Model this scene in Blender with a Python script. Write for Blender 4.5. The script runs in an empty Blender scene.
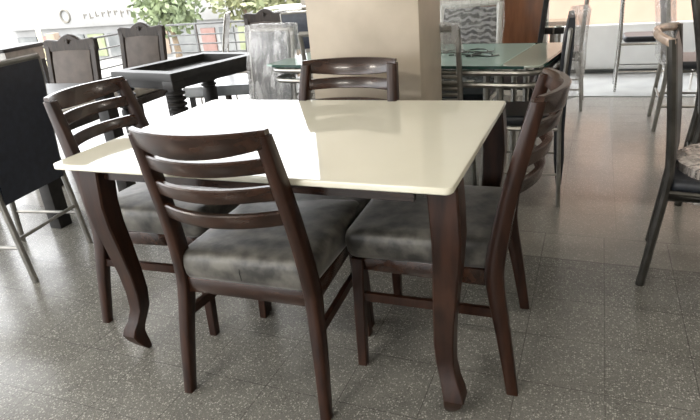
import bpy, bmesh, math, random
from mathutils import Vector, Matrix, noise
C = bpy.context.scene
COL = C.collection
PI = math.pi
random.seed(4)

# ------------------------------------------------------------------ materials
def new_mat(name):
    m = bpy.data.materials.new(name); m.use_nodes = True
    nt = m.node_tree; b = nt.nodes['Principled BSDF']
    return m, nt, b
def pset(b, **k):
    for n, v in k.items():
        n = n.replace('_', ' ')
        if n in b.inputs: b.inputs[n].default_value = v
def rgb(c): return (c[0], c[1], c[2], 1)
def N(nt, t, **k):
    n = nt.nodes.new(t)
    for a, v in k.items(): setattr(n, a, v)
    return n
def ramp(nt, src, stops):
    r = N(nt, 'ShaderNodeValToRGB'); e = r.color_ramp.elements
    e[0].position, e[0].color = stops[0][0], rgb(stops[0][1])
    e[1].position, e[1].color = stops[1][0], rgb(stops[1][1])
    for p, c in stops[2:]:
        x = e.new(p); x.color = rgb(c)
    nt.links.new(src, r.inputs[0]); return r.outputs[0]
def obj_coord(nt, scale=(1, 1, 1)):
    t = N(nt, 'ShaderNodeTexCoord'); mp = N(nt, 'ShaderNodeMapping'); mp.inputs['Scale'].default_value = scale
    nt.links.new(t.outputs['Object'], mp.inputs['Vector']); return mp.outputs[0]
def noise_mat(name, c1, c2, scale=8, rough=.5, metal=0, stretch=(1, 1, 1), bump=0, coat=0, spec=.5, detail=4, lo=.35, hi=.65, r2=None):
    m, nt, b = new_mat(name)
    v = obj_coord(nt, stretch)
    n = N(nt, 'ShaderNodeTexNoise'); n.inputs['Scale'].default_value = scale; n.inputs['Detail'].default_value = detail
    nt.links.new(v, n.inputs['Vector'])
    nt.links.new(ramp(nt, n.outputs[0], [(lo, c1), (hi, c2)]), b.inputs['Base Color'])
    pset(b, Roughness=rough, Metallic=metal, Coat_Weight=coat, Specular_IOR_Level=spec, Coat_Roughness=.1)
    if r2 is not None:
        mr = N(nt, 'ShaderNodeMapRange'); mr.inputs['To Min'].default_value = rough; mr.inputs['To Max'].default_value = r2
        nt.links.new(n.outputs[0], mr.inputs['Value']); nt.links.new(mr.outputs[0], b.inputs['Roughness'])
    if bump:
        bp = N(nt, 'ShaderNodeBump'); bp.inputs['Strength'].default_value = bump; bp.inputs['Distance'].default_value = .004
        nt.links.new(n.outputs[0], bp.inputs['Height']); nt.links.new(bp.outputs[0], b.inputs['Normal'])
    return m

M = {}
M['walnut'] = noise_mat('walnut', (.013, .0052, .0032), (.035, .0140, .0078), 6, .34, stretch=(6, 6, 1), bump=.05, coat=.04, spec=.28)
M['walnut_rail'] = noise_mat('walnut_rail', (.015, .0062, .0038), (.040, .0168, .0095), 6, .27, stretch=(1, 6, 6), bump=.05, coat=.22, spec=.42)
M['suede'] = noise_mat('suede', (.022, .021, .019), (.135, .128, .112), 16, .34, bump=.6, detail=8, spec=.55, r2=.6)
_b = M['suede'].node_tree.nodes['Principled BSDF']; pset(_b, Sheen_Weight=.35, Sheen_Roughness=.35)
M['seam'] = noise_mat('seam', (.02, .02, .02), (.03, .03, .03), 40, .7)
M['ivory'] = noise_mat('ivory', (.70, .68, .56), (.74, .715, .60), 3, .04, coat=.15, spec=.55)
M['pillar'] = noise_mat('pillar_paint', (.43, .37, .29), (.52, .45, .36), 5, .45, bump=.25, detail=7)
M['ceiling'] = noise_mat('ceiling_paint', (.50, .48, .44), (.55, .53, .49), 3, .8)
M['wall'] = noise_mat('wall_paint', (.42, .39, .34), (.48, .45, .40), 3, .7)
M['chrome'] = noise_mat('chrome', (.55, .53, .50), (.64, .62, .58), 20, .18, 1)
M['satin_steel'] = noise_mat('satin_steel', (.26, .25, .23), (.36, .35, .32), 18, .34, .9)
M['dark_metal'] = noise_mat('dark_metal', (.055, .052, .047), (.10, .095, .085), 14, .3, .8)
M['grey_metal'] = noise_mat('grey_metal', (.20, .195, .18), (.28, .27, .25), 14, .4, .7)
M['black_leather'] = noise_mat('black_leather', (.010, .012, .017), (.018, .021, .028), 60, .42, bump=.2)
M['navy_panel'] = noise_mat('navy_panel', (.012, .016, .028), (.020, .026, .042), 30, .45)
M['black_wood'] = noise_mat('black_wood', (.012, .0115, .011), (.022, .020, .019), 5, .42, stretch=(1, 6, 6), spec=.3)
M['carved_wood'] = noise_mat('carved_wood', (.018, .013, .010), (.040, .029, .022), 9, .42, stretch=(6, 6, 1), spec=.3)
M['taupe_fabric'] = noise_mat('taupe_fabric', (.055, .041, .033), (.085, .066, .054), 10, .6, bump=.1)
M['beige_fabric'] = noise_mat('beige_fabric', (.30, .27, .23), (.40, .36, .31), 14, .7)
M['grey_slab'] = noise_mat('grey_slab', (.20, .215, .225), (.30, .315, .325), 7, .25)
M['brown_panel'] = noise_mat('brown_panel', (.12, .045, .018), (.20, .08, .034), 4, .35, stretch=(6, 6, 1), coat=.2)
M['tan_wood'] = noise_mat('tan_wood', (.34, .25, .19), (.46, .35, .27), 6, .25, stretch=(6, 6, 1), coat=.4)
M['rubber'] = noise_mat('rubber', (.012, .012, .012), (.02, .02, .02), 20, .7)
M['marble'] = noise_mat('pale_marble', (.42, .43, .43), (.50, .51, .505), 3, .14, detail=8)
M['parapet'] = noise_mat('parapet_gloss', (.62, .64, .65), (.72, .74, .75), 2.5, .12, detail=6)
M['dark_strip'] = noise_mat('dark_strip', (.03, .035, .035), (.05, .055, .055), 12, .4)
M['railing'] = noise_mat('railing_metal', (.07, .07, .068), (.12, .12, .118), 12, .4, .6)
M['road'] = noise_mat('road', (.22, .22, .21), (.28, .275, .265), 1, .8)
M['facade_white'] = noise_mat('facade_white', (.185, .185, .18), (.22, .22, .215), .6, .8)
M['facade_pink'] = noise_mat('facade_pink', (.225, .145, .105), (.26, .17, .125), .9, .8)
M['shop_grey'] = noise_mat('shop_grey', (.07, .075, .075), (.15, .155, .15), .8, .6)
M['shop_red'] = noise_mat('shop_red', (.15, .085, .07), (.19, .115, .10), 2, .6)
M['shop_green'] = noise_mat('shop_green', (.15, .17, .09), (.20, .215, .13), 2, .6)
M['shop_orange'] = noise_mat('shop_orange', (.16, .12, .085), (.20, .155, .115), 2, .6)
M['pole_paint'] = noise_mat('pole_paint', (.46, .42, .26), (.56, .52, .34), 3, .5)
M['sign_ink'] = noise_mat('sign_ink', (.10, .095, .08), (.13, .12, .10), 3, .6)
M['leaf'] = noise_mat('leaf', (.07, .095, .045), (.17, .21, .10), 1.3, .5)
M['leaf_pale'] = noise_mat('leaf_pale', (.10, .12, .05), (.20, .20, .10), 1.3, .5)
M['bark'] = noise_mat('bark', (.12, .09, .06), (.2, .15, .1), 6, .9)
M['white_trim'] = noise_mat('white_trim', (.58, .57, .54), (.70, .69, .66), 10, .3)

def glass_mat(name, col, rough=.02, mixw=.35, ior=1.45):
    m, nt, b = new_mat(name)
    out = nt.nodes['Material Output']
    tr = N(nt, 'ShaderNodeBsdfTransparent'); tr.inputs[0].default_value = rgb(col)
    pset(b, Base_Color=rgb([c * .8 for c in col]), Roughness=rough, Specular_IOR_Level=.8)
    mx = N(nt, 'ShaderNodeMixShader'); mx.inputs[0].default_value = mixw
    nt.links.new(tr.outputs[0], mx.inputs[1]); nt.links.new(b.outputs[0], mx.inputs[2]); nt.links.new(mx.outputs[0], out.inputs[0])
    return m
M['glass_green'] = glass_mat('glass_green', (.66, .86, .79), .03, .70)
M['glass_reflection'] = glass_mat('glass_reflection', (.60, .66, .56), .12, .75)  # paler glass with the column's reflection put into its colour
M['glass_edge'] = noise_mat('glass_edge', (.010, .045, .036), (.02, .07, .055), 8, .1)
M['glass_pattern'] = noise_mat('glass_pattern', (.02, .028, .026), (.03, .04, .038), 8, .3)
M['glass_clear'] = glass_mat('glass_clear', (.86, .92, .90), .02, .2)
def film_mat(name, tint, w):
    m, nt, b = new_mat(name); out = nt.nodes['Material Output']
    v = obj_coord(nt, (1, 1, .3))
    n = N(nt, 'ShaderNodeTexNoise'); n.inputs['Scale'].default_value = 26; n.inputs['Detail'].default_value = 5; n.inputs['Distortion'].default_value = 1.2
    nt.links.new(v, n.inputs['Vector'])
    bp = N(nt, 'ShaderNodeBump'); bp.inputs['Strength'].default_value = .6; bp.inputs['Distance'].default_value = .006
    nt.links.new(n.outputs[0], bp.inputs['Height']); nt.links.new(bp.outputs[0], b.inputs['Normal'])
    pset(b, Base_Color=rgb(tint), Roughness=.22, Specular_IOR_Level=.8)
    tr = N(nt, 'ShaderNodeBsdfTransparent'); mx = N(nt, 'ShaderNodeMixShader')
    f = ramp(nt, n.outputs[0], [(.42, (w * .5,) * 3), (.64, (min(1, w * 1.7),) * 3)])
    nt.links.new(f, mx.inputs[0]); nt.links.new(tr.outputs[0], mx.inputs[1]); nt.links.new(b.outputs[0], mx.inputs[2]); nt.links.new(mx.outputs[0], out.inputs[0])
    return m
M['film'] = film_mat('clear_plastic_film', (.72, .72, .69), .12)
M['film_thick'] = film_mat('milky_plastic_film', (.76, .76, .76), .24)

M['film_seat'] = film_mat('bunched_plastic_film', (.72, .66, .62), .55)
def floor_mat():
    m, nt, b = new_mat('terrazzo_tiles')
    t = N(nt, 'ShaderNodeTexCoord'); P = t.outputs['Object']
    sep = N(nt, 'ShaderNodeSeparateXYZ'); nt.links.new(P, sep.inputs[0])
    X, Y = sep.outputs[0], sep.outputs[1]
    def mth(op, a, bb=None, c=None):
        n = N(nt, 'ShaderNodeMath', operation=op)
        for i, v in enumerate((a, bb, c)):
            if v is None: continue
            if isinstance(v, (int, float)): n.inputs[i].default_value = v
            else: nt.links.new(v, n.inputs[i])
        return n.outputs[0]
    S = .2583
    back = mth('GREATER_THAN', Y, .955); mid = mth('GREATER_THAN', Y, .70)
    xo = mth('MULTIPLY_ADD', back, .053, -.2595 )
    xs = mth('DIVIDE', mth('SUBTRACT', X, xo), S)
    yo = mth('MULTIPLY_ADD', mid, .078, -.668)
    ys = mth('DIVIDE', mth('SUBTRACT', Y, yo), S)
    def dist(a):
        f = mth('FRACT', mth('ADD', a, 100.0)); return mth('MINIMUM', f, mth('SUBTRACT', 1.0, f))
    nz = N(nt, 'ShaderNodeTexNoise'); nz.inputs['Scale'].default_value = 7; nz.inputs['Detail'].default_value = 4
    nt.links.new(P, nz.inputs['Vector'])
    d = mth('MINIMUM', dist(xs), dist(ys))
    w = mth('MULTIPLY_ADD', nz.outputs[0], .012, .0)
    g = mth('LESS_THAN', d, w)
    # heavier broken joints along the strip
    e1 = mth('LESS_THAN', mth('ABSOLUTE', mth('SUBTRACT', Y, mth('MULTIPLY_ADD', nz.outputs[0], .012, .696))), .0035)
    e2 = mth('LESS_THAN', mth('ABSOLUTE', mth('SUBTRACT', Y, mth('MULTIPLY_ADD', nz.outputs[0], .010, .95))), .0028)
    g = mth('MAXIMUM', g, mth('MAXIMUM', e1, e2))
    # per tile tone
    fl = N(nt, 'ShaderNodeCombineXYZ'); nt.links.new(mth('FLOOR', xs), fl.inputs[0]); nt.links.new(mth('FLOOR', ys), fl.inputs[1])
    wn = N(nt, 'ShaderNodeTexWhiteNoise'); wn.noise_dimensions = '3D'; nt.links.new(fl.outputs[0], wn.inputs['Vector'])
    # chips
    v1 = N(nt, 'ShaderNodeTexVoronoi'); v1.inputs['Scale'].default_value = 150; nt.links.new(P, v1.inputs['Vector'])
    v2 = N(nt, 'ShaderNodeTexVoronoi'); v2.inputs['Scale'].default_value = 290; nt.links.new(P, v2.inputs['Vector'])
    sc = N(nt, 'ShaderNodeSeparateColor'); nt.links.new(v1.outputs['Color'], sc.inputs[0])
    sc2 = N(nt, 'ShaderNodeSeparateColor'); nt.links.new(v2.outputs['Color'], sc2.inputs[0])
    chip = mth('MULTIPLY', mth('LESS_THAN', v1.outputs['Distance'], .42), mth('GREATER_THAN', sc.outputs[0], .72))
    chip2 = mth('MULTIPLY', mth('LESS_THAN', v2.outputs['Distance'], .45), mth('GREATER_THAN', sc2.outputs[0], .66))
    dark = mth('MULTIPLY', mth('LESS_THAN', v1.outputs['Distance'], .45), mth('LESS_THAN', sc.outputs[1], .14))
    base = ramp(nt, nz.outputs[0], [(.3, (.130, .127, .115)), (.7, (.178, .174, .158))])
    def mix(f, a, bb):
        n = N(nt, 'ShaderNodeMix', data_type='RGBA')
        if isinstance(f, float): n.inputs[0].default_value = f
        else: nt.links.new(f, n.inputs[0])
        for i, v in ((6, a), (7, bb)):
            if isinstance(v, tuple): n.inputs[i].default_value = rgb(v)
            else: nt.links.new(v, n.inputs[i])
        return n.outputs[2]
    # large worn stains (they have a shape of their own)
    st = N(nt, 'ShaderNodeTexNoise'); st.inputs['Scale'].default_value = 1.7; st.inputs['Detail'].default_value = 5
    nt.links.new(P, st.inputs['Vector'])
    c = mix(mth('MULTIPLY', chip2, .55), base, (.38, .37, .335))
    c = mix(mth('MULTIPLY', chip, .75), c, (.45, .44, .40))
    c = mix(mth('MULTIPLY', dark, .6), c, (.06, .058, .05))
    # far floor made paler: its bright reflection is put into the tile colour
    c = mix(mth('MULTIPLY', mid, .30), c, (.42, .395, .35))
    c = mix(mth('MULTIPLY', wn.outputs[0], .14), c, (.10, .098, .085))
    stf = ramp(nt, st.outputs[0], [(.5, (0, 0, 0)), (.75, (.35, .35, .35))])
    c = mix(stf, c, (.09, .085, .075))
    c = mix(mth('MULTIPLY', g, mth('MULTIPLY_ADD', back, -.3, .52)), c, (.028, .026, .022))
    nt.links.new(c, b.inputs['Base Color'])
    r = N(nt, 'ShaderNodeMapRange'); r.inputs['To Min'].default_value = .14; r.inputs['To Max'].default_value = .32
    nt.links.new(st.outputs[0], r.inputs['Value']); nt.links.new(r.outputs[0], b.inputs['Roughness'])
    pset(b, Specular_IOR_Level=.6)
    bp = N(nt, 'ShaderNodeBump'); bp.inputs['Strength'].default_value = .5; bp.inputs['Distance'].default_value = .002; bp.invert = True
    hh = mth('ADD', g, mth('MULTIPLY', nz.outputs[0], .5)); nt.links.new(hh, bp.inputs['Height']); nt.links.new(bp.outputs[0], b.inputs['Normal'])
    return m
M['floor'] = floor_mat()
def swirl_mat():
    m, nt, b = new_mat('swirl_fabric')
    v = obj_coord(nt)
    w = N(nt, 'ShaderNodeTexWave', wave_type='RINGS'); w.inputs['Scale'].default_value = 9; w.inputs['Distortion'].default_value = 9; w.inputs['Detail Scale'].default_value = 1.4
    nt.links.new(v, w.inputs['Vector'])
    nt.links.new(ramp(nt, w.outputs[0], [(.4, (.02, .021, .024)), (.75, (.26, .26, .27))]), b.inputs['Base Color'])
    pset(b, Roughness=.35); return m
M['swirl'] = swirl_mat()
def twist_mat():
    m, nt, b = new_mat('twisted_chrome')
    v = obj_coord(nt)
    w = N(nt, 'ShaderNodeTexWave', bands_direction='DIAGONAL'); w.inputs['Scale'].default_value = 26; w.inputs['Distortion'].default_value = 0
    nt.links.new(v, w.inputs['Vector'])
    nt.links.new(ramp(nt, w.outputs[0], [(.15, (.06, .06, .06)), (.4, (.62, .62, .60))]), b.inputs['Base Color'])
    pset(b, Roughness=.2, Metallic=.9); return m
M['twist'] = twist_mat()

# ------------------------------------------------------------------ mesh helpers
class MB:
    def __init__(s): s.v = []; s.f = []; s.mi = []; s.cur = 0
    def add(s, vs, fs):
        o = len(s.v); s.v += [tuple(v) for v in vs]; s.f += [tuple(i + o for i in f) for f in fs]; s.mi += [s.cur] * len(fs); return s
    def box(s, c, d, rz=0, bev=0, mat=None):
        bm = bmesh.new(); bmesh.ops.create_cube(bm, size=1)
        for v in bm.verts: v.co = Vector((v.co.x * d[0], v.co.y * d[1], v.co.z * d[2]))
        if bev:
            bmesh.ops.bevel(bm, geom=list(bm.edges), offset=bev, segments=2, affect='EDGES', profile=.5)
        R = mat if mat else Matrix.Rotation(rz, 4, 'Z')
        bm.verts.ensure_lookup_table()
        vs = [R @ v.co + Vector(c) for v in bm.verts]; fs = [[v.index for v in f.verts] for f in bm.faces]; bm.free()
        return s.add(vs, fs)
    def rings(s, rs, caps=True, closed=False):
        n = len(rs[0]); vs = [p for r in rs for p in r]; fs = []
        k = len(rs)
        for i in range(k if closed else k - 1):
            j = (i + 1) % k
            for a in range(n):
                b = (a + 1) % n; fs.append((i * n + a, i * n + b, j * n + b, j * n + a))
        if caps and not closed:
            fs.append(tuple(reversed(range(n)))); fs.append(tuple((k - 1) * n + a for a in range(n)))
        return s.add(vs, fs)
    def post(s, path, ch=.2):
        """path of (x,y,z,wx,wy): horizontal chamfered rectangular sections"""
        rs = []
        for x, y, z, wx, wy in path:
            a, b = wx / 2, wy / 2; c = min(a, b) * ch
            rs.append([Vector((x + u, y + v, z)) for u, v in ((-a + c, -b), (a - c, -b), (a, -b + c), (a, b - c), (a - c, b), (-a + c, b), (-a, b - c), (-a, -b + c))])
        return s.rings(rs)
    def tube(s, pts, r, n=8, closed=False):
        pts = [Vector(p) for p in pts]; rs = []; k = len(pts)
        rr = r if isinstance(r, (list, tuple)) else [r] * k
        up = Vector((0, 0, 1)); prev = None
        for i, p in enumerate(pts):
            a = pts[(i - 1) % k] if (i or closed) else p; b = pts[(i + 1) % k] if (i < k - 1 or closed) else p
            t = (b - a).normalized()
            if prev is None:
                u = t.cross(up)
                if u.length < 1e-3: u = t.cross(Vector((1, 0, 0)))
                u.normalize()
            else:
                u = (prev - t * prev.dot(t)).normalized()
            prev = u; w = t.cross(u)
            rs.append([p + (u * math.cos(q * 2 * PI / n) + w * math.sin(q * 2 * PI / n)) * rr[i] for q in range(n)])
        return s.rings(rs, closed=closed)
    def lathe(s, prof, c=(0, 0, 0), n=20):
        rs = [[Vector((c[0] + r * math.cos(a * 2 * PI / n), c[1] + r * math.sin(a * 2 * PI / n), c[2] + z)) for a in range(n)] for r, z in prof]
        return s.rings(rs)
    def build(s, name, mat, parent=None, angle=40, loc=None):
        me = bpy.data.meshes.new(name); me.from_pydata(s.v, [], s.f)
        mats = mat if isinstance(mat, list) else [mat]
        for m_ in mats: me.materials.append(M[m_] if isinstance(m_, str) else m_)
        for p, i in zip(me.polygons, s.mi): p.material_index = i
        bm = bmesh.new(); bm.from_mesh(me); bmesh.ops.recalc_face_normals(bm, faces=bm.faces); bm.to_mesh(me); bm.free()
        for p in me.polygons: p.use_smooth = True
        me.set_sharp_from_angle(angle=math.radians(angle))
        o = bpy.data.objects.new(name, me); COL.objects.link(o)
        if parent: o.parent = parent
        if loc: o.location = loc
        return o
def tag(o, label=None, cat=None, group=None, kind=None):
    for k, v in (('label', label), ('category', cat), ('group', group), ('kind', kind)):
        if v: o[k] = v
    return o
def empty(name, loc, rz=0, label=None, cat=None, group=None):
    o = bpy.data.objects.new(name, None); COL.objects.link(o); o.location = loc; o.rotation_euler = (0, 0, rz); o.empty_display_size = .1
    return tag(o, label, cat, group)
def copy_tree(o, parent=None):
    kids = [c for c in bpy.data.objects if c.parent == o]
    c = o.copy(); COL.objects.link(c); c.parent = parent
    for k in kids: copy_tree(k, c)
    return c
def struct(name, mb, mat): return tag(mb.build(name, mat), kind='structure')
def lerp(a, b, t): return a + (b - a) * t

# ------------------------------------------------------------------ camera
F_PX, PITCH, ROLL, CH = 570.549, .3985859, -.0894623, 1.249151
TY, TX_, TYY = -.4177334, -.1628472, 1.9055786
fw = Vector((0, math.cos(PITCH), -math.sin(PITCH))); ri = Vector((1, 0, 0)); up = ri.cross(fw)
R_ = ri * math.cos(ROLL) + up * math.sin(ROLL); U_ = -ri * math.sin(ROLL) + up * math.cos(ROLL)
rot = Matrix.Rotation(-TY, 3, 'Z')
R_, U_, fw = rot @ R_, rot @ U_, rot @ fw
cl = rot @ Vector((-TX_, -TYY, 0)); cl.z = CH
cam = bpy.data.cameras.new('camera'); cam.sensor_width = 36; cam.lens = F_PX / 700 * 36; cam.clip_start = .02; cam.clip_end = 200
co = bpy.data.objects.new('camera', cam); COL.objects.link(co)
mw = Matrix((( R_.x, U_.x, -fw.x, cl.x), (R_.y, U_.y, -fw.y, cl.y), (R_.z, U_.z, -fw.z, cl.z), (0, 0, 0, 1)))
co.matrix_world = mw; C.camera = co

# ------------------------------------------------------------------ the setting
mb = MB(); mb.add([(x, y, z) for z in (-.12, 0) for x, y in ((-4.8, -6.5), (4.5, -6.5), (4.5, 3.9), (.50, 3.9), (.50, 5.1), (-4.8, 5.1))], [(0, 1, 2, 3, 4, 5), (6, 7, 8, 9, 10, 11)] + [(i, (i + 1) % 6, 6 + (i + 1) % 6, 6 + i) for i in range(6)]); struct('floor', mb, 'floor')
mb = MB(); mb.box((2.51, 4.50, -.052), (4.0, 1.18, .12)); struct('floor_marble_border', mb, 'marble')
mb = MB(); mb.box((-.15, -.75, 3.15), (9.3, 11.6, .1)); struct('ceiling', mb, 'ceiling')
mb = MB()
for y in (-6.4, -2.6, 1.0): mb.box((-4.85, y, 1.55), (.1, .3, 3.1))
mb.box((-4.85, -.75, 2.98), (.1, 11.6, .24)); struct('wall_left', mb, 'wall')
mb = MB(); mb.box((4.55, -.75, 1.55), (.1, 11.6, 3.1)); struct('wall_right', mb, 'wall')
mb = MB(); mb.box((2.1, -6.55, 1.55), (5.0, .1, 3.1)); mb.box((-2.6, -6.55, .2), (4.5, .1, .40)); mb.box((-2.6, -6.55, 2.95), (4.5, .1, .30)); mb.box((-2.6, -6.55, 1.55), (.25, .1, 3.1))
struct('wall_front', mb, 'wall')
mb = MB(); mb.box((-.010, .90, 1.5), (.514, .37, 3.0), bev=.006); struct('pillar', mb, 'pillar')
mb = MB(); mb.box((.435, 4.00, 1.55), (.17, .2, 3.1), bev=.004); struct('facade_column', mb, 'wall')
mb = MB(); mb.box((-.79, 4.03, 1.55), (2.28, .12, 3.1)); struct('wall_back', mb, 'wall')
mb = MB(); mb.box((2.53, 4.03, 2.2), (4.0, .06, 1.8)); struct('unseen_shutter', mb, 'white_trim')  # roller shutter added out of view to keep brightness out of the tabletop reflection
# white parapet on the right with a dark strip along its base
mb = MB(); mb.box((2.55, 5.05, .25), (4.1, .10, .50), bev=.006); struct('parapet', mb, 'parapet')
mb = MB(); mb.box((2.55, 4.985, .035), (4.1, .03, .035)); struct('parapet_base_strip', mb, 'dark_strip')

# railing on the left of the balcony
def railing(x, y, rz, L, posts, label):
    t = empty('balcony_railing', (x, y, 0), rz, label, 'railing')
    for z in (.15, .26, .37, .48, .60): MB().tube([(0, 0, z), (L, 0, z)], .010).build('rail', 'railing', t)
    MB().tube([(0, 0, .74), (L, 0, .74)], .014).build('handrail', 'railing', t)
    for q in posts: MB().box((q, 0, .37), (.03, .03, .74)).build('post', 'railing', t)
railing(-4.62, -5.8, PI / 2, 10.75, (.1, 2.2, 4.3, 6.4, 8.5, 10.7), 'grey metal balcony railing running back along the left side of the showroom')
railing(-4.56, 5.0, 0, 4.95, (.48, 1.9, 3.4, 4.9), 'grey metal balcony railing crossing behind the slim steel chair')
# ------------------------------------------------------------------ outside
mb = MB(); mb.box((-12, 24, -3.3), (70, 36, .2)); struct('ground_street', mb, 'road')
b_ = empty('shop_building', (-24, 30, -3.2), 0, 'long pale shop building across the street, seen washed out past the balcony', 'building')
mb = MB(); mb.box((0, 2, 3.7), (34, 4, 7.4)); mb.build('wall', 'facade_white', b_)
mb = MB(); mb.box((0, -.15, 3.0), (30, .3, 1.5), bev=.03); sb = mb.build('sign_board', 'facade_white', b_)
MB().tube([(-9.3 + .42 * math.cos(a * PI / 8), -.34, 3.05 + .42 * math.sin(a * PI / 8)) for a in range(16)], .07, 6, closed=True).build('emblem', 'sign_ink', sb)
x = -7.6
for k in range(16):
    h = .26 + .2 * random.random(); q = random.uniform(-.06, .06)
    mb = MB(); mb.box((x, -.32, 3.0 + q), (.07, .04, h)); mb.box((x + .13, -.32, 3.0 + q + random.choice((-.1, .1))), (.25, .04, .07)); mb.build('letter', 'sign_ink', sb); x += .55
xs = -15
for k in range(15):
    w = random.choice((1.3, 1.7, 2.2)); m_ = ('shop_grey', 'shop_red', 'shop_grey', 'shop_green', 'shop_grey', 'facade_white', 'shop_orange')[k % 7]
    f = MB().box((xs + w / 2, -.05, 1.0), (w - .25, .1, 1.5)).build('shopfront', m_, b_)
    f['label'] = 'shopfront bay with a %s shutter' % {'shop_grey': 'grey', 'shop_red': 'faded red', 'shop_green': 'olive green', 'facade_white': 'white', 'shop_orange': 'orange'}[m_]
    xs += w + .1
for k in range(9): MB().box((-14 + k * 3.4, -.03, 5.4), (1.5, .1, 1.4)).build('window', 'shop_grey', b_)
b2 = empty('pink_building', (5, 15, -3.2), 0, 'plain pink plastered building across from the white parapet', 'building')
mb = MB(); mb.box((3, 3, 5), (18, 6, 10)); mb.build('wall', 'facade_pink', b2)
mb = MB(); mb.lathe([(.0001, 0), (.13, 0), (.13, .06), (.05, .09), (.0001, .09)], n=16)
o = mb.build('wall_fitting', 'dark_strip', b2, loc=(-2.35, 0.0, 3.5)); o.rotation_euler = (PI / 2, 0, 0)
tb = empty('utility_pole', (-24.8, 20, -3.2), 0, 'thin yellowish utility pole in front of the shop building', 'pole')
MB().tube([(0, 0, 0), (.02, 0, 4), (0, 0, 8)], [.13, .11, .09]).build('shaft', 'pole_paint', tb)
MB().box((0, 0, 7.3), (1.6, .1, .12)).build('crossarm', 'bark', tb)
MB().box((1.0, -.1, 2.1), (.55, .35, 1.3), bev=.03).build('meter_box', 'shop_orange', tb)
def tree(x, y, h, r, leaf, label, n):
    t = empty('street_tree', (x, y, -3.2), 0, label, 'tree', 'trees along the street')
    MB().tube([(0, 0, 0), (.1, .05, h * .3), (-.05, 0, h * .6)], [.2, .15, .08]).build('trunk', 'bark', t)
    mb = MB(); rnd = random.Random(int(x * 10))
    for k in range(n):
        d = Vector((rnd.gauss(0, 1), rnd.gauss(0, 1), rnd.gauss(0, 1))).normalized() * r * rnd.uniform(.3, 1)
        p = Vector((0, 0, h * .68)) + Vector((d.x, d.y * .8, d.z * .8)); s = rnd.uniform(.12, .26)
        a = Vector((rnd.gauss(0, 1), rnd.gauss(0, 1), rnd.gauss(0, 1))).normalized(); b = a.orthogonal().normalized()
        mb.add([p - a * s, p + b * s * .5, p + a * s, p - b * s * .5], [(0, 1, 2, 3)])
    mb.build('foliage', leaf, t)
tree(-16.6, 20, 5.4, 1.75, 'leaf', 'darker green leafy street tree above the carved high-back chair', 900)
tree(-13.6, 21.5, 5.6, 1.75, 'leaf_pale', 'pale yellow-green street tree beyond the slim steel chair', 700)
tree(-10.4, 20, 5.4, 1.75, 'leaf_pale', 'pale green street tree nearest the pillar', 700)

# ------------------------------------------------------------------ main table
TW, TD = 1.271, .8986
def rounded_rect(w, d, r, n=6):
    p = []
    for cx, cy, a0 in ((w / 2 - r, d / 2 - r, 0), (-w / 2 + r, d / 2 - r, PI / 2), (-w / 2 + r, -d / 2 + r, PI), (w / 2 - r, -d / 2 + r, 1.5 * PI)):
        for k in range(n + 1): a = a0 + k * PI / 2 / n; p.append((cx + r * math.cos(a), cy + r * math.sin(a)))
    return p
def slab(mb, w, d, r, z0, z1, bev=.003, n=6, c=(0, 0)):
    rs = []
    for ins, z in ((bev + .006, z0), (bev, z0), (0, z0 + bev), (0, z1 - bev), (bev * .3, z1 - bev * .3), (bev, z1), (bev + .004, z1), (bev + .008, z1)):
        rs.append([Vector((x + c[0], y + c[1], z)) for x, y in rounded_rect(w - 2 * ins, d - 2 * ins, max(.001, r - ins), n)])
    return mb.rings(rs)
table = empty('dining_table', (0, 0, 0), 0, 'dark wood dining table with glossy ivory top and curved cabriole legs', 'table')
slab(MB(), TW + .012, TD + .004, .020, .741, .760, .003).build('tabletop', 'ivory', table)
mb = MB(); AX, AY = TW / 2 - .085, TD / 2 - .085
for s in (-1, 1):
    mb.box((0, s * AY, .714), (2 * AX - .05, .022, .053)); mb.box((s * AX, 0, .714), (.022, 2 * AY - .05, .053))
mb.build('apron', 'walnut_rail', table)
def cab_leg(sx, sy):
    # offset outward along the diagonal, and half-width, by height
    prof = [(.000, .002, .014), (.008, .004, .024), (.030, .014, .040), (.055, .024, .053), (.080, .030, .060), (.105, .024, .058), (.135, .010, .052), (.18, -.004, .052), (.25, -.008, .057), (.33, -.004, .060),
            (.42, .004, .067), (.52, .014, .073), (.60, .017, .078), (.67, .012, .080), (.741, .006, .080)]
    cx = .598 if sx > 0 else .545; cy = .355 if sy < 0 else .375
    mb = MB(); path = []
    for z, d, w in prof:
        path.append((sx * (cx + d * .9), sy * (cy + d * .9 - .012 * (1 - z / .76)), z, w, w))
    return mb.post(path, .14)
for sx in (-1, 1):
    for sy in (-1, 1): cab_leg(sx, sy).build('leg', 'walnut', table, angle=25)

# ------------------------------------------------------------------ ladder-back chair
def smoothpath(pts, n=5):
    out = []
    for i in range(len(pts) - 1):
        p0, p1, p2, p3 = pts[max(i - 1, 0)], pts[i], pts[i + 1], pts[min(i + 2, len(pts) - 1)]
        for k in range(n):
            t = k / n
            out.append(tuple(.5 * (2 * b + (c - a) * t + (2 * a - 5 * b + 4 * c - d) * t * t + (-a + 3 * b - 3 * c + d) * t ** 3) for a, b, c, d in zip(p0, p1, p2, p3)))
    out.append(tuple(pts[-1])); return out
REAR = [(.247, -.060, 0, .030, .034), (.236, -.028, .20, .036, .042), (.223, .000, .36, .038, .052), (.217, .002, .44, .038, .054), (.207, -.022, .60, .037, .050), (.197, -.060, .76, .037, .047), (.188, -.096, .898, .037, .038)]
def rear_at(z):
    for a, b in zip(REAR, REAR[1:]):
        if a[2] <= z <= b[2]:
            t = (z - a[2]) / (b[2] - a[2]); return lerp(a[0], b[0], t), lerp(a[1], b[1], t)
    return REAR[-1][0], REAR[-1][1]
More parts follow.
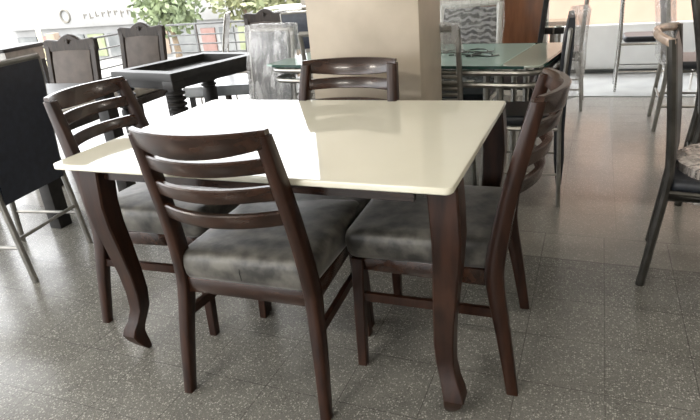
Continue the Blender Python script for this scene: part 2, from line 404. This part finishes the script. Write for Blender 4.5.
def slat(ztop, h_end, h_mid, bow, th, over=0.0, n=14, tilt=.19):
    rs = []
    for k in range(n + 1):
        u = -1 + 2 * k / n; q = 1 - u * u
        h = lerp(h_end, h_mid, q); zt = ztop
        xw, yb = rear_at(ztop - h_end / 2); x = u * (xw + over)
        y = yb - bow * q
        sec = []
        for dy, dz in ((-th / 2, -h + .003), (-th / 2 + .003, -h), (th / 2 - .003, -h), (th / 2, -h + .003), (th / 2, -.004), (th / 2 - .004, 0), (-th / 2 + .004, 0), (-th / 2, -.004)):
            sec.append(Vector((x, y + dy - (dz + h / 2) * tilt, zt + dz)))
        rs.append(sec)
    return MB().rings(rs)
def ladder_chair(label, group):
    t = empty('dining_chair', (0, 0, 0), 0, label, 'chair', group)
    for s in (-1, 1):
        mb = MB(); mb.post([(s * x, y, z, wx, wy) for x, y, z, wx, wy in smoothpath(REAR)], .2).build('rear_leg', 'walnut', t, angle=50)
        MB().post([(s * .2215, .437, 0, .030, .030), (s * .210, .436, .20, .036, .036), (s * .196, .434, .37, .040, .040), (s * .195, .434, .40, .040, .040)], .18).build('front_leg', 'walnut', t)
        # side stretcher
        mb = MB(); mb.rings([[Vector((s * lerp(.232, .2065, q) + dx, lerp(-.02, .436, q), lerp(.275, .262, q) + dz)) for dx, dz in ((-.008, -.015), (.008, -.015), (.008, .015), (-.008, .015))] for q in (0, .5, 1)])
        mb.build('stretcher', 'walnut', t)
    mb = MB()
    mb.box((0, .0, .385), (.42, .024, .052), bev=.003); mb.box((0, .434, .385), (.37, .024, .052), bev=.003)
    for s in (-1, 1):
        a = math.atan2(.025, .43)
        mb.box((s * .205, .217, .385), (.024, .42, .052), rz=s * a, bev=.003)
    mb.build('seat_frame', 'walnut_rail', t)
    # cushion : plump upholstered box
    mb = MB(); rs = []; n = 6
    for k, (z, ins) in enumerate(((.408, .008), (.411, .001), (.425, -.005), (.450, -.009), (.475, -.009), (.492, -.004), (.501, .006), (.505, .02), (.508, .06), (.511, .13))):
        w0, w1 = .215 - ins, .222 - ins; y0, y1 = -.012 + ins, .462 - ins
        ring = []
        pts = rounded_rect(2, 2, .16, n)
        for u, v in pts:
            tt = (v + 1) / 2; hw = lerp(w0, w1, tt); ring.append(Vector((u * hw, lerp(y0, y1, tt), z + .004 * math.sin(u * 5 + v * 3) * (z > .45))))
        rs.append(ring)
    mb.rings(rs).build('cushion', 'suede', t, angle=60)
    cu = [c for c in bpy.data.objects if c.parent == t and c.name.startswith('cushion')][0]
    mb = MB(); mb.tube([(.0, -.0165, .425), (.0, -.0215, .455), (.001, -.017, .478)], .0022, 5); mb.build('seam', 'seam', cu)
    slat(.914, .046, .068, .060, .024, over=.014).build('top_rail', 'walnut_rail', t)
    for zt in (.838, .757, .678): slat(zt, .042, .042, .064, .022).build('slat', 'walnut_rail', t)
    return t
G1 = 'ladder-back chairs around the ivory table'
ch = ladder_chair('dark ladder-back chair with grey suede seat, seen from behind at the near table side', G1)
specs = [(0.006, -.433, .03, None),
         (.700, .0285, 1.606, 'dark ladder-back chair on the right end of the ivory table, seen side-on'),
         (-.794, .004, -1.529, 'dark ladder-back chair at the left end of the ivory table by the black-backed steel chair'),
         (.009, .393, 3.131, 'dark ladder-back chair at the far side, its back against the beige pillar')]
for i, (x, y, a, lb) in enumerate(specs):
    o = ch if i == 0 else copy_tree(ch)
    o.location = (x, y, 0); o.rotation_euler = (0, 0, a)
    if lb: o['label'] = lb

# ------------------------------------------------------------------ glass table with chrome double rail
gt = empty('glass_dining_table', (-.045, 1.625, 0), math.radians(-8), 'green glass dining table on chrome double-rail frame behind the pillar', 'table')
GW, GD = 1.62, .76
mb = MB(); slab(mb, 1.42, GD, .03, .752, .762, .002, c=(-.10, 0)); mb.build('glass_top', 'glass_green', gt)
mb = MB(); slab(mb, .19, GD, .06, .752, .763, .002, c=(GW / 2 - .10, 0)); mb.build('glass_reflection_end', 'glass_reflection', gt)  # same plain glass; paler colour paints the column reflected in this end
mb = MB()
for y in (-GD / 2 - .004, GD / 2 + .004): mb.box((-.01, y, .755), (GW - .14, .006, .014))
mb.box((GW / 2, 0, .755), (.006, GD - .12, .014)); mb.box((-GW / 2, 0, .755), (.006, GD - .12, .014))
mb.build('glass_edge', 'glass_edge', gt)
mb = MB()
def squig(c, pts, r=.0035): mb.tube([(c[0] + x, c[1] + y, .765) for x, y in pts], r, 5)
for k, (cx, cy) in enumerate(((.42, -.02), (.53, -.06), (.46, .08), (.34, .06))):
    squig((cx - .12, cy), [(.07 * math.cos(a) * (1 - a / 9), .07 * math.sin(a)) for a in [q * .6 for q in range(8)]])
    squig((cx - .1, cy - .03), [(-.08, -.02), (-.02, .0), (.05, -.02), (.09, .02)])
mb.build('etched_pattern', 'glass_pattern', gt)
for z, ins in ((.725, .015), (.665, .02)):
    mb = MB(); mb.tube([(x, y, z) for x, y in rounded_rect(GW - 2 * ins, GD - 2 * ins, .10, 6)], .014, 8, closed=True); mb.build('chrome_rail', 'satin_steel', gt)
for sx in (-1, 1):
    for sy in (-1, 1):
        mb = MB()
        for dx in (-.035, .035): mb.tube([(sx * .55 + dx, sy * .26, .72), (sx * .55 + dx, sy * .27, 0.0)], .018, 8)
        mb.box((sx * .55, sy * .265, .30), (.07, .012, .02)); mb.build('leg', 'satin_steel', gt)

# ------------------------------------------------------------------ steel chairs
def steel_chair(label, group, w=.38, d=.40, H=.97, lean=.10, seat='black_leather', frame='satin_steel', r=.013, back='panel', backmat='black_leather', bz=(.52, .95), crest=None, foot_flare=.04, seat_z=.45, stretch=.18, bt=.03, name='steel_chair'):
    """faces +y, rear feet at y=0"""
    t = empty(name, (0, 0, 0), 0, label, 'chair', group)
    hw = w / 2
    def yb(z): return foot_flare * (1 - max(0, 1 - z / .45)) * 1.0 - (lean * max(0, (z - .45) / .5) ** 1.3) if True else 0
    for s in (-1, 1):
        pts = [(s * hw, yb(z), z) for z in [q * H / 10 for q in range(11)]]
        MB().tube(pts, r).build('rear_leg', frame, t)
        MB().tube([(s * hw, d + .01, 0), (s * (hw - .01), d - .02, seat_z - .03)], r).build('front_leg', frame, t)
        MB().tube([(s * hw, yb(stretch), stretch), (s * hw, d, stretch)], r * .6, 6).build('side_stretcher', frame, t)
    MB().tube([(-hw, yb(stretch + .04), stretch + .04), (hw, yb(stretch + .04), stretch + .04)], r * .6, 6).build('cross_stretcher', frame, t)
    fr = MB(); fr.tube([(-hw, foot_flare, seat_z - .03), (hw, foot_flare, seat_z - .03), (hw - .01, d - .02, seat_z - .03), (-hw + .01, d - .02, seat_z - .03)], r * .9, 6, closed=True); fr.build('seat_frame', frame, t)
    mb = MB(); slab(mb, w - .01, d - .03, .05, seat_z - .018, seat_z + .035, .015, c=(0, d / 2 + .02)); mb.build('seat', seat, t, angle=60)
    if back == 'panel':
        rs = []
        for q in range(7):
            z = lerp(bz[0], bz[1], q / 6); y = yb(z); k = .012 if q in (0, 6) else 0
            rs.append([Vector((x, y + dy, z)) for x, dy in ((-hw + .01, -bt / 2 + k), (hw - .01, -bt / 2 + k), (hw - .01, bt / 2 - k), (-hw + .01, bt / 2 - k))])
        MB().rings(rs).build('backrest', backmat, t)
    elif back == 'bars':
        for q in range(5):
            z = lerp(bz[0], bz[1], q / 4); MB().tube([(-hw, yb(z), z), (hw, yb(z), z)], r * .75, 6).build('back_bar', frame, t)
    if crest:
        mb = MB(); n = 10; rs = []
        for k in range(n + 1):
            u = -1 + 2 * k / n; q = 1 - u * u; y = yb(H) - .060 * q; a = .015
            rs.append([Vector((u * (hw + .012), y + .014 * math.cos(e * PI / 4), H - .01 + a * math.sin(e * PI / 4) * 1.1 + .012 * q)) for e in range(8)])
        mb.rings(rs).build('crest_rail', crest, t)
    else:
        MB().tube([(-hw, yb(H), H), (hw, yb(H), H)], r).build('top_bar', frame, t)
    return t
def place(t, x, y, rz, z=0): t.location = (x, y, z); t.rotation_euler = (0, 0, rz); return t
def chair_yb(z, lean, H, foot_flare): return foot_flare * (1 - max(0, 1 - z / .45)) - lean * max(0, (z - .45) / .5) ** 1.3
def cover(name, w, d, z0, z1, mat, label, cat, loc, rz, group=None, flare=.03, seed=0, lean=0, ff=.04, dy=0):
    """a crumpled plastic bag pulled over a chair back: a thin shell, open below, following the rake of the back"""
    rs = []; m = 18; per = rounded_rect(w, d, min(w, d) * .42, 6)
    for i in range(m + 1):
        q = i / m; z = lerp(z0, z1, q); ring = []; yc = chair_yb(z, lean, 1, ff) + dy
        grow = 1 + flare * (1 - q) * 2
        for j, (x, y) in enumerate(per):
            nn = noise.noise(Vector((x * 9 + seed, y * 9, z * 5 + seed))); n2 = noise.noise(Vector((x * 25 + seed, y * 25, z * 9)))
            o_ = .008 + .014 * nn + .007 * n2; L = math.hypot(x, y) + 1e-6
            zz = z + (.035 * noise.noise(Vector((x * 11, y * 11, seed))) if i == 0 else 0)
            ring.append(Vector((x * grow + o_ * x / L, yc + y * grow + o_ * y / L * 1.2 + .006 * n2, zz)))
        rs.append(ring)
    yc = chair_yb(z1, lean, 1, ff) + dy
    for s_ in (.7, .3):
        rs.append([Vector((p.x * s_, yc + (p.y - yc) * s_, z1 + .006 + .008 * noise.noise(p * 14))) for p in rs[m]])
    mb = MB(); mb.rings(rs, caps=False)
    kk = len(rs[-1]); o0 = (len(rs) - 1) * kk; mb.f.append(tuple(o0 + a for a in range(kk))); mb.mi.append(0)
    o = mb.build(name, mat, angle=80); md = o.modifiers.new('thickness', 'SOLIDIFY'); md.thickness = .0012
    o.location = loc; o.rotation_euler = (0, 0, rz); return tag(o, label, cat, group)

# black-backed steel chair on the left, back to the camera table
t = steel_chair('steel-legged chair with wide plain black back, at the left edge beside the ivory table', None, w=.42, d=.42, H=.99, lean=.05, bz=(.39, .99), frame='grey_metal', r=.015, backmat='navy_panel', bt=.045, foot_flare=.05)
place(t, -1.495, .135, PI / 2 + .17)
t2 = empty('black_table', (-2.22, .77, 0), 0, 'black table with block legs, mostly hidden behind the black-backed chair', 'table')
MB().box((0, 0, .70), (.74, .66, .03), bev=.004).build('tabletop', 'black_wood', t2)
for sx in (-1, 1):
    for sy in (-1, 1): MB().box((sx * .32, sy * .28, .343), (.085, .085, .685), bev=.003).build('leg', 'black_wood', t2)
# polished dark table far left
t3 = empty('console_table', (-3.95, 1.92, 0), math.radians(8), 'tall dark console table at the far left edge behind the black-backed chair', 'table')
slab(MB(), .72, .50, .02, .845, .875, .004).build('tabletop', 'black_wood', t3)
MB().box((0, 0, .79), (.66, .44, .108)).build('apron', 'grey_metal', t3)
for sx in (-1, 1):
    for sy in (-1, 1): MB().box((sx * .30, sy * .19, .37), (.05, .05, .74)).build('leg', 'black_wood', t3)

# ------------------------------------------------------------------ carved chairs
def carved_chair(label, group, upholstery='taupe_fabric'):
    """faces +y; rear feet y=0"""
    t = empty('carved_chair', (0, 0, 0), 0, label, 'chair', group)
    hw = .215
    def yb(z): return .03 - .09 * max(0, (z - .42) / .55)
    for s in (-1, 1):
        MB().post([(s * (hw - .01), yb(z) - (.03 if z == 0 else 0), z, .045, .042) for z in (0, .2, .42, .6, .8, .93)]).build('rear_leg', 'carved_wood', t)
        MB().post([(s * (hw - .015), .44, z, w, w) for z, w in ((0, .03), (.1, .034), (.3, .045), (.41, .05))]).build('front_leg', 'carved_wood', t)
    # shaped crest rail
    n = 20; rs = []
    for k in range(n + 1):
        u = -1 + 2 * k / n; a = abs(u)
        top = .935 + (.042 * math.cos(min(1, a / .42) * PI / 2) ** 1 if a < .42 else 0) + (.012 * (a - .42) / .58 if a >= .42 else 0) - (.012 if a > .98 else 0)
        bot = .855 + (.01 * (1 - a)); x = u * (hw + .015); y = yb(.9)
        rs.append([Vector((x, y + dy, z)) for dy, z in ((-.02, bot), (.02, bot), (.022, top - .006), (.012, top), (-.012, top), (-.022, top - .006))])
    cr = MB().rings(rs).build('crest_rail', 'carved_wood', t)
    mb = MB()
    for s in (-1, 1):
        mb.tube([(s * .010, yb(.9) + .019, .915), (s * .022, yb(.9) + .021, .935), (s * .036, yb(.9) + .019, .925)], [.003, .006, .003], 6)
    mb.lathe([(.001, -.02), (.012, -.01), (.014, 0), (.010, .012), (.001, .02)], (0, yb(.9) + .022, .925), 8)
    mb.build('carved_shell', 'tan_wood' if False else 'carved_wood', cr)
    MB().box((0, yb(.55), .52), (.40, .03, .05)).build('lower_rail', 'carved_wood', t)
    rs = []
    for q in range(6):
        z = lerp(.54, .862, q / 5); y = yb(z); b = .028 if 0 < q < 5 else .012
        rs.append([Vector((x, y + dy, z)) for x, dy in ((-.17, -.012), (.17, -.012), (.17, b * .6), (.12, b), (-.12, b), (-.17, b * .6))])
    MB().rings(rs).build('back_pad', upholstery, t, angle=60)
    MB().box((0, .235, .395), (.43, .44, .06), bev=.004).build('seat_frame', 'carved_wood', t)
    mb = MB(); slab(mb, .43, .45, .05, .425, .505, .02, c=(0, .245)); mb.build('seat_pad', 'beige_fabric', t, angle=60)
    return t
G2 = 'carved high-back chairs at the black tray-top table'
ca = carved_chair('carved wooden chair with plain padded back behind the left ladder-back chair, nearer the left edge', G2)
place(ca, -2.70, 1.58, math.radians(-174))
cb = copy_tree(ca); place(cb, -2.72, 2.38, math.radians(-176)); cb['label'] = 'carved wooden chair with shell crest behind the black tray-top table, in front of the railing'
cc = copy_tree(ca); place(cc, -1.93, 3.16, math.radians(178)); cc['label'] = 'carved wooden chair just behind the plastic-covered chair, only its crest showing'

# black tray-top table with turned legs
tt = empty('tray_top_table', (-1.56, 1.60, 0), math.radians(22), 'black wooden table frame with recessed empty top and ring-turned legs', 'table')
W_, D_ = .84, .62
# corners taken from the photo: near (-1.396,1.115), left (-1.973,1.316), far-left (-1.92,1.77) -> laid out directly
tt.rotation_euler = (0, 0, math.radians(-12)); tt.location = (-1.615, 1.575, 0)
W_, D_ = .60, .82
mb = MB()
o_ = [Vector((x, y, 0)) for x, y in rounded_rect(W_, D_, .004, 1)]; i_ = [Vector((x, y, 0)) for x, y in rounded_rect(W_ - .17, D_ - .17, .004, 1)]
mb.rings([[p + Vector((0, 0, .712)) for p in o_], [p + Vector((0, 0, .752)) for p in o_], [p * .992 + Vector((0, 0, .760)) for p in o_], [p * 1.01 + Vector((0, 0, .760)) for p in i_], [p + Vector((0, 0, .712)) for p in i_]], closed=True)
mb.build('top_frame', 'black_wood', tt)
MB().box((0, 0, .706), (W_ - .16, D_ - .16, .012)).build('sunken_board', 'black_wood', tt)
mb = MB()
for s in (-1, 1):
    mb.box((0, s * (D_ / 2 - .04), .685), (W_ - .1, .025, .054)); mb.box((s * (W_ / 2 - .04), 0, .685), (.025, D_ - .1, .054))
mb.build('apron', 'black_wood', tt)
for sx in (-1, 1):
    for sy in (-1, 1):
        lg = MB(); c = (sx * (W_ / 2 - .048), sy * (D_ / 2 - .048), 0)
        lg.box((c[0], c[1], .685), (.095, .095, .052), bev=.003)
        pr = [(.030, 0), (.034, .03), (.028, .06), (.040, .20), (.052, .36), (.056, .50)]
        z = .515
        for k in range(4): pr += [(.044, z), (.061, z + .010), (.061, z + .020), (.044, z + .030)]; z += .034
        pr += [(.044, .66)]
        lg.lathe(pr, c, 18).build('leg', 'black_wood', tt)

# low padded benches / seats by that table
be = empty('padded_bench', (-1.84, 2.36, 0), math.radians(14), 'low grey-topped bench between the tray-top table and the covered chair', 'bench')
slab(MB(), .62, .56, .02, .41, .49, .008).build('seat', 'grey_slab', be)
for sx in (-1, 1):
    for sy in (-1, 1): MB().box((sx * .26, sy * .23, .205), (.035, .035, .41)).build('leg', 'black_wood', be)

# chairs by the pillar (near side of the glass table)
G3 = 'plain square-tube steel chairs tucked under the glass table'
sa = steel_chair('grey steel-frame chair left of the pillar, tucked under the glass table', G3, w=.38, H=.95, lean=.07, frame='grey_metal', r=.014, back='bars', bz=(.60, .72), backmat='black_leather')
place(sa, -.345, 1.185, 0.02)
sb_ = copy_tree(sa); place(sb_, .135, 1.118, 0); sb_['label'] = 'grey steel-frame chair right of the pillar, plastic over its top'
cover('plastic_wrap', .39, .05, .84, .975, 'film_thick', 'crumpled clear plastic wrap on the steel chair directly right of the pillar', 'plastic wrap', (.135, 1.118, 0), 0, seed=3, lean=.07)

# plastic covered chair left of pillar
sc_ = steel_chair('black padded steel chair under a clear plastic cover, left of the pillar', None, w=.33, H=.93, lean=.06, frame='satin_steel', bz=(.40, .93), backmat='black_leather', bt=.04)
place(sc_, -1.00, 1.64, math.radians(172))
cover('plastic_cover', .37, .10, .38, .965, 'film_thick', 'milky plastic cover pulled over the chair back left of the pillar', 'plastic cover', (-1.00, 1.64, 0), math.radians(172), seed=11, lean=.06, flare=.02)

# swirl-patterned chair in white frame, wrapped, far side of glass table
sw = steel_chair('high-back chair with swirl-patterned dark back and white frame behind glass table', None, w=.37, H=.98, lean=.06, frame='white_trim', r=.02, bz=(.50, .955), backmat='swirl', bt=.03)
place(sw, .165, 2.20, PI)
cover('plastic_cover', .42, .09, .50, 1.01, 'film', 'clear plastic cover over the swirl-patterned chair behind the glass table', 'plastic cover', (.165, 2.20, 0), PI, seed=21, lean=.06, flare=.0)
# brown panel chair
bp_ = empty('wooden_panel_chair', (.36, 2.68, 0), PI, 'tall chair with reddish brown wooden back and dark edge, right of the swirl-patterned chair', 'chair')
hw = .19
for s in (-1, 1):
    MB().post([(s * (hw + (.0 if z < .5 else (z - .5) * .10)), -.04 * max(0, z - .45) * 2, z, .035, .035) for z in (0, .2, .45, .6, .8, 1.06)]).build('rear_leg', 'black_wood', bp_)
    MB().post([(s * hw, .40, z, .035, .035) for z in (0, .42)]).build('front_leg', 'black_wood', bp_)
mb = MB(); mb.rings([[Vector((x, -.04 * max(0, z - .45) * 2 + dy, z)) for x, dy in ((-w, -.008), (w, -.008), (w, .008), (-w, .008))] for z, w in ((.52, hw - .012), (.8, hw + .012), (1.04, hw + .036))]); mb.build('backrest', 'brown_panel', bp_)
MB().box((0, .20, .435), (.40, .42, .05), bev=.01).build('seat', 'black_leather', bp_)

# second far glass table (only dark rail showing)
ft = empty('glass_table', (.33, 3.02, 0), math.radians(-3), 'far glass table with a dark jointed chrome edge rail, in front of the facade column', 'table')
mb = MB(); slab(mb, .80, .46, .02, .750, .760, .002); mb.build('glass_top', 'glass_clear', ft)
mb = MB(); mb.box((0, -.22, .725), (.80, .03, .045), bev=.004); mb.box((0, .22, .725), (.80, .03, .03), bev=.004); mb.build('edge_rail', 'black_wood', ft)
mb = MB()
for x in (-.25, -.05, .15, .25, .33): mb.box((x, -.222, .725), (.012, .034, .049))
mb.build('joint_band', 'chrome', ft)
for sx in (-1, 1):
    for sy in (-1, 1): MB().tube([(sx * .32, sy * .18, .72), (sx * .32, sy * .18, 0)], .02).build('leg', 'satin_steel', ft)

# wrapped black slab-back chair on the right end of the glass table
sl = steel_chair('steel-legged chair with tall black slab back at the right end of the glass table', None, w=.37, d=.40, H=.90, lean=.03, frame='satin_steel', r=.011, bz=(.12, .955), bt=.05, foot_flare=.02)
place(sl, .800, 1.475, PI / 2 + .05)
cover('plastic_wrap', .24, .08, .56, .975, 'film_thick', 'loose clear plastic wrap over the black slab-back chair beside the glass table', 'plastic wrap', (.80, 1.56, 0), PI / 2 + .05, seed=31, flare=.14, lean=.03, ff=.02, dy=-.035)

# chair behind it with dark brown posts
dk = steel_chair('dark slim-backed chair with thin steel legs beyond the slab-back chair', None, w=.42, d=.40, H=1.0, lean=.03, frame='satin_steel', r=.012, backmat='carved_wood', bz=(.55, .99), bt=.03)
place(dk, .86, 3.58, PI / 2)

# slim oval chair seen edge-on and dark box chair, left of the pillar
sv = steel_chair('slim steel chair seen edge-on in front of the pale trees', None, w=.34, d=.38, H=.95, lean=.10, frame='satin_steel', r=.009, backmat='grey_slab', bz=(.60, .94), bt=.02)
place(sv, -2.50, 3.35, math.radians(115))
nb = steel_chair('chair with wide navy-black back beside the left edge of the pillar', None, w=.42, d=.40, H=.93, lean=.02, frame='satin_steel', r=.012, backmat='navy_panel', bz=(.62, .93), bt=.04)
place(nb, -1.47, 3.05, 0.05)
st_ = empty('steel_edged_table', (-1.75, 3.72, 0), 0.0, 'table with layered steel-edged top behind the navy-backed chair', 'table')
for z in (.90, .945): mb = MB(); slab(mb, .75, .40, .02, z, z + .02, .003); mb.build('top_layer', 'chrome', st_)
for sx in (-1, 1):
    for sy in (-1, 1): MB().tube([(sx * .32, sy * .15, .90), (sx * .32, sy * .15, 0)], .02).build('leg', 'satin_steel', st_)

# ------------------------------------------------------------------ right hand chairs (all face right)
G4 = 'chairs lined up along the right edge'
r1 = steel_chair('nearest chair at the right edge, black back and curved tan crest rail', G4, w=.42, d=.44, H=.945, lean=.05, frame='dark_metal', r=.016, seat_z=.41, bz=(.42, .93), bt=.03, crest='tan_wood', foot_flare=.05, stretch=.40)
place(r1, 1.19, .76, -PI / 2 - .14)
cover('plastic_wrap', .41, .40, .35, .475, 'film_seat', 'crumpled plastic wrap over the seat of the nearest right-edge chair', 'plastic wrap', (1.185 + .275, .735, 0), -PI / 2 - .115, seed=41, flare=.0, ff=0)
r2 = steel_chair('second chair at the right edge, tall black back between curved grey steel posts', G4, w=.40, d=.44, H=1.0, lean=.09, frame='dark_metal', r=.018, bz=(.42, .97), bt=.03, foot_flare=.05)
place(r2, 1.40, 1.62, -PI / 2 - .10)
r3 = steel_chair('plastic-covered chair with black seat behind the two nearest right-edge chairs', G4, w=.44, d=.44, H=.98, lean=.06, frame='satin_steel', r=.015, bz=(.50, .97), bt=.03, backmat='taupe_fabric')
place(r3, 1.36, 3.02, -PI / 2)
cover('plastic_cover', .47, .09, .46, 1.0, 'film_thick', 'milky plastic cover on the third right-hand chair back', 'plastic cover', (1.36, 3.02, 0), -PI / 2, seed=51, lean=.06, flare=.03)
r4 = steel_chair('farthest right-hand chair, twisted chrome posts, standing on the pale floor border', G4, w=.36, d=.42, H=1.0, lean=.01, frame='chrome', r=.013, back='bars', bz=(.80, .95), foot_flare=.01)
place(r4, 1.125, 4.27, -PI / 2, .008)
for c in [c for c in bpy.data.objects if c.parent == r4 and c.name.startswith('rear_leg')]: c.data = c.data.copy(); c.data.materials[0] = M['twist']
r5 = steel_chair('chair with ladder of thin chrome back bars by the parapet at the right edge', G4, w=.42, d=.42, H=.98, lean=.05, frame='chrome', r=.011, back='bars', bz=(.58, .92))
place(r5, 1.95, 3.75, 0)

# ------------------------------------------------------------------ light
w = bpy.data.worlds.new('world'); C.world = w; w.use_nodes = True
bg = w.node_tree.nodes['Background']
sky = w.node_tree.nodes.new('ShaderNodeTexSky'); sky.sky_type = 'HOSEK_WILKIE'; sky.turbidity = 7; sky.ground_albedo = .5
sd = Vector((-.15, -.32, .93)).normalized(); sky.sun_direction = sd
mixn = w.node_tree.nodes.new('ShaderNodeMix'); mixn.data_type = 'RGBA'; mixn.inputs[0].default_value = .75; mixn.inputs[7].default_value = (1, 1, 1, 1)
w.node_tree.links.new(sky.outputs[0], mixn.inputs[6]); w.node_tree.links.new(mixn.outputs[2], bg.inputs[0]); bg.inputs[1].default_value = 5.0
L = bpy.data.lights.new('sun', 'SUN'); L.energy = 5.0; L.angle = .01; L.color = (1, .96, .9)
lo = bpy.data.objects.new('sun', L); COL.objects.link(lo); lo.rotation_euler = sd.to_track_quat('Z', 'Y').to_euler()
def add_fill_lamp(x, y, e, rz=0):  # lamps added out of view as interior fill light
    t = empty('fill_lamp', (x, y, 3.0), rz, 'slim white fill lamp added out of view in the showroom', 'lamp', 'added fill lamps above the showroom')
    MB().box((0, 0, -.03), (1.3, .16, .05), bev=.008).build('housing', 'white_trim', t)
    l = bpy.data.lights.new('fill_light', 'AREA'); l.shape = 'RECTANGLE'; l.size = 1.2; l.size_y = .12; l.energy = e; l.color = (1, .94, .84)
    o = bpy.data.objects.new('fill_light', l); COL.objects.link(o); o.parent = t; o.location = (0, 0, -.065)
for x, y, e in ((-4.2, -2.4, 70), (-.8, -3.2, 55), (2.4, -2.6, 26), (2.6, 1.4, 14)): add_fill_lamp(x, y, e)

vs = C.view_settings; vs.view_transform = 'Standard'; vs.look = 'None'; vs.gamma = 1; vs.use_curve_mapping = False; vs.exposure = .70
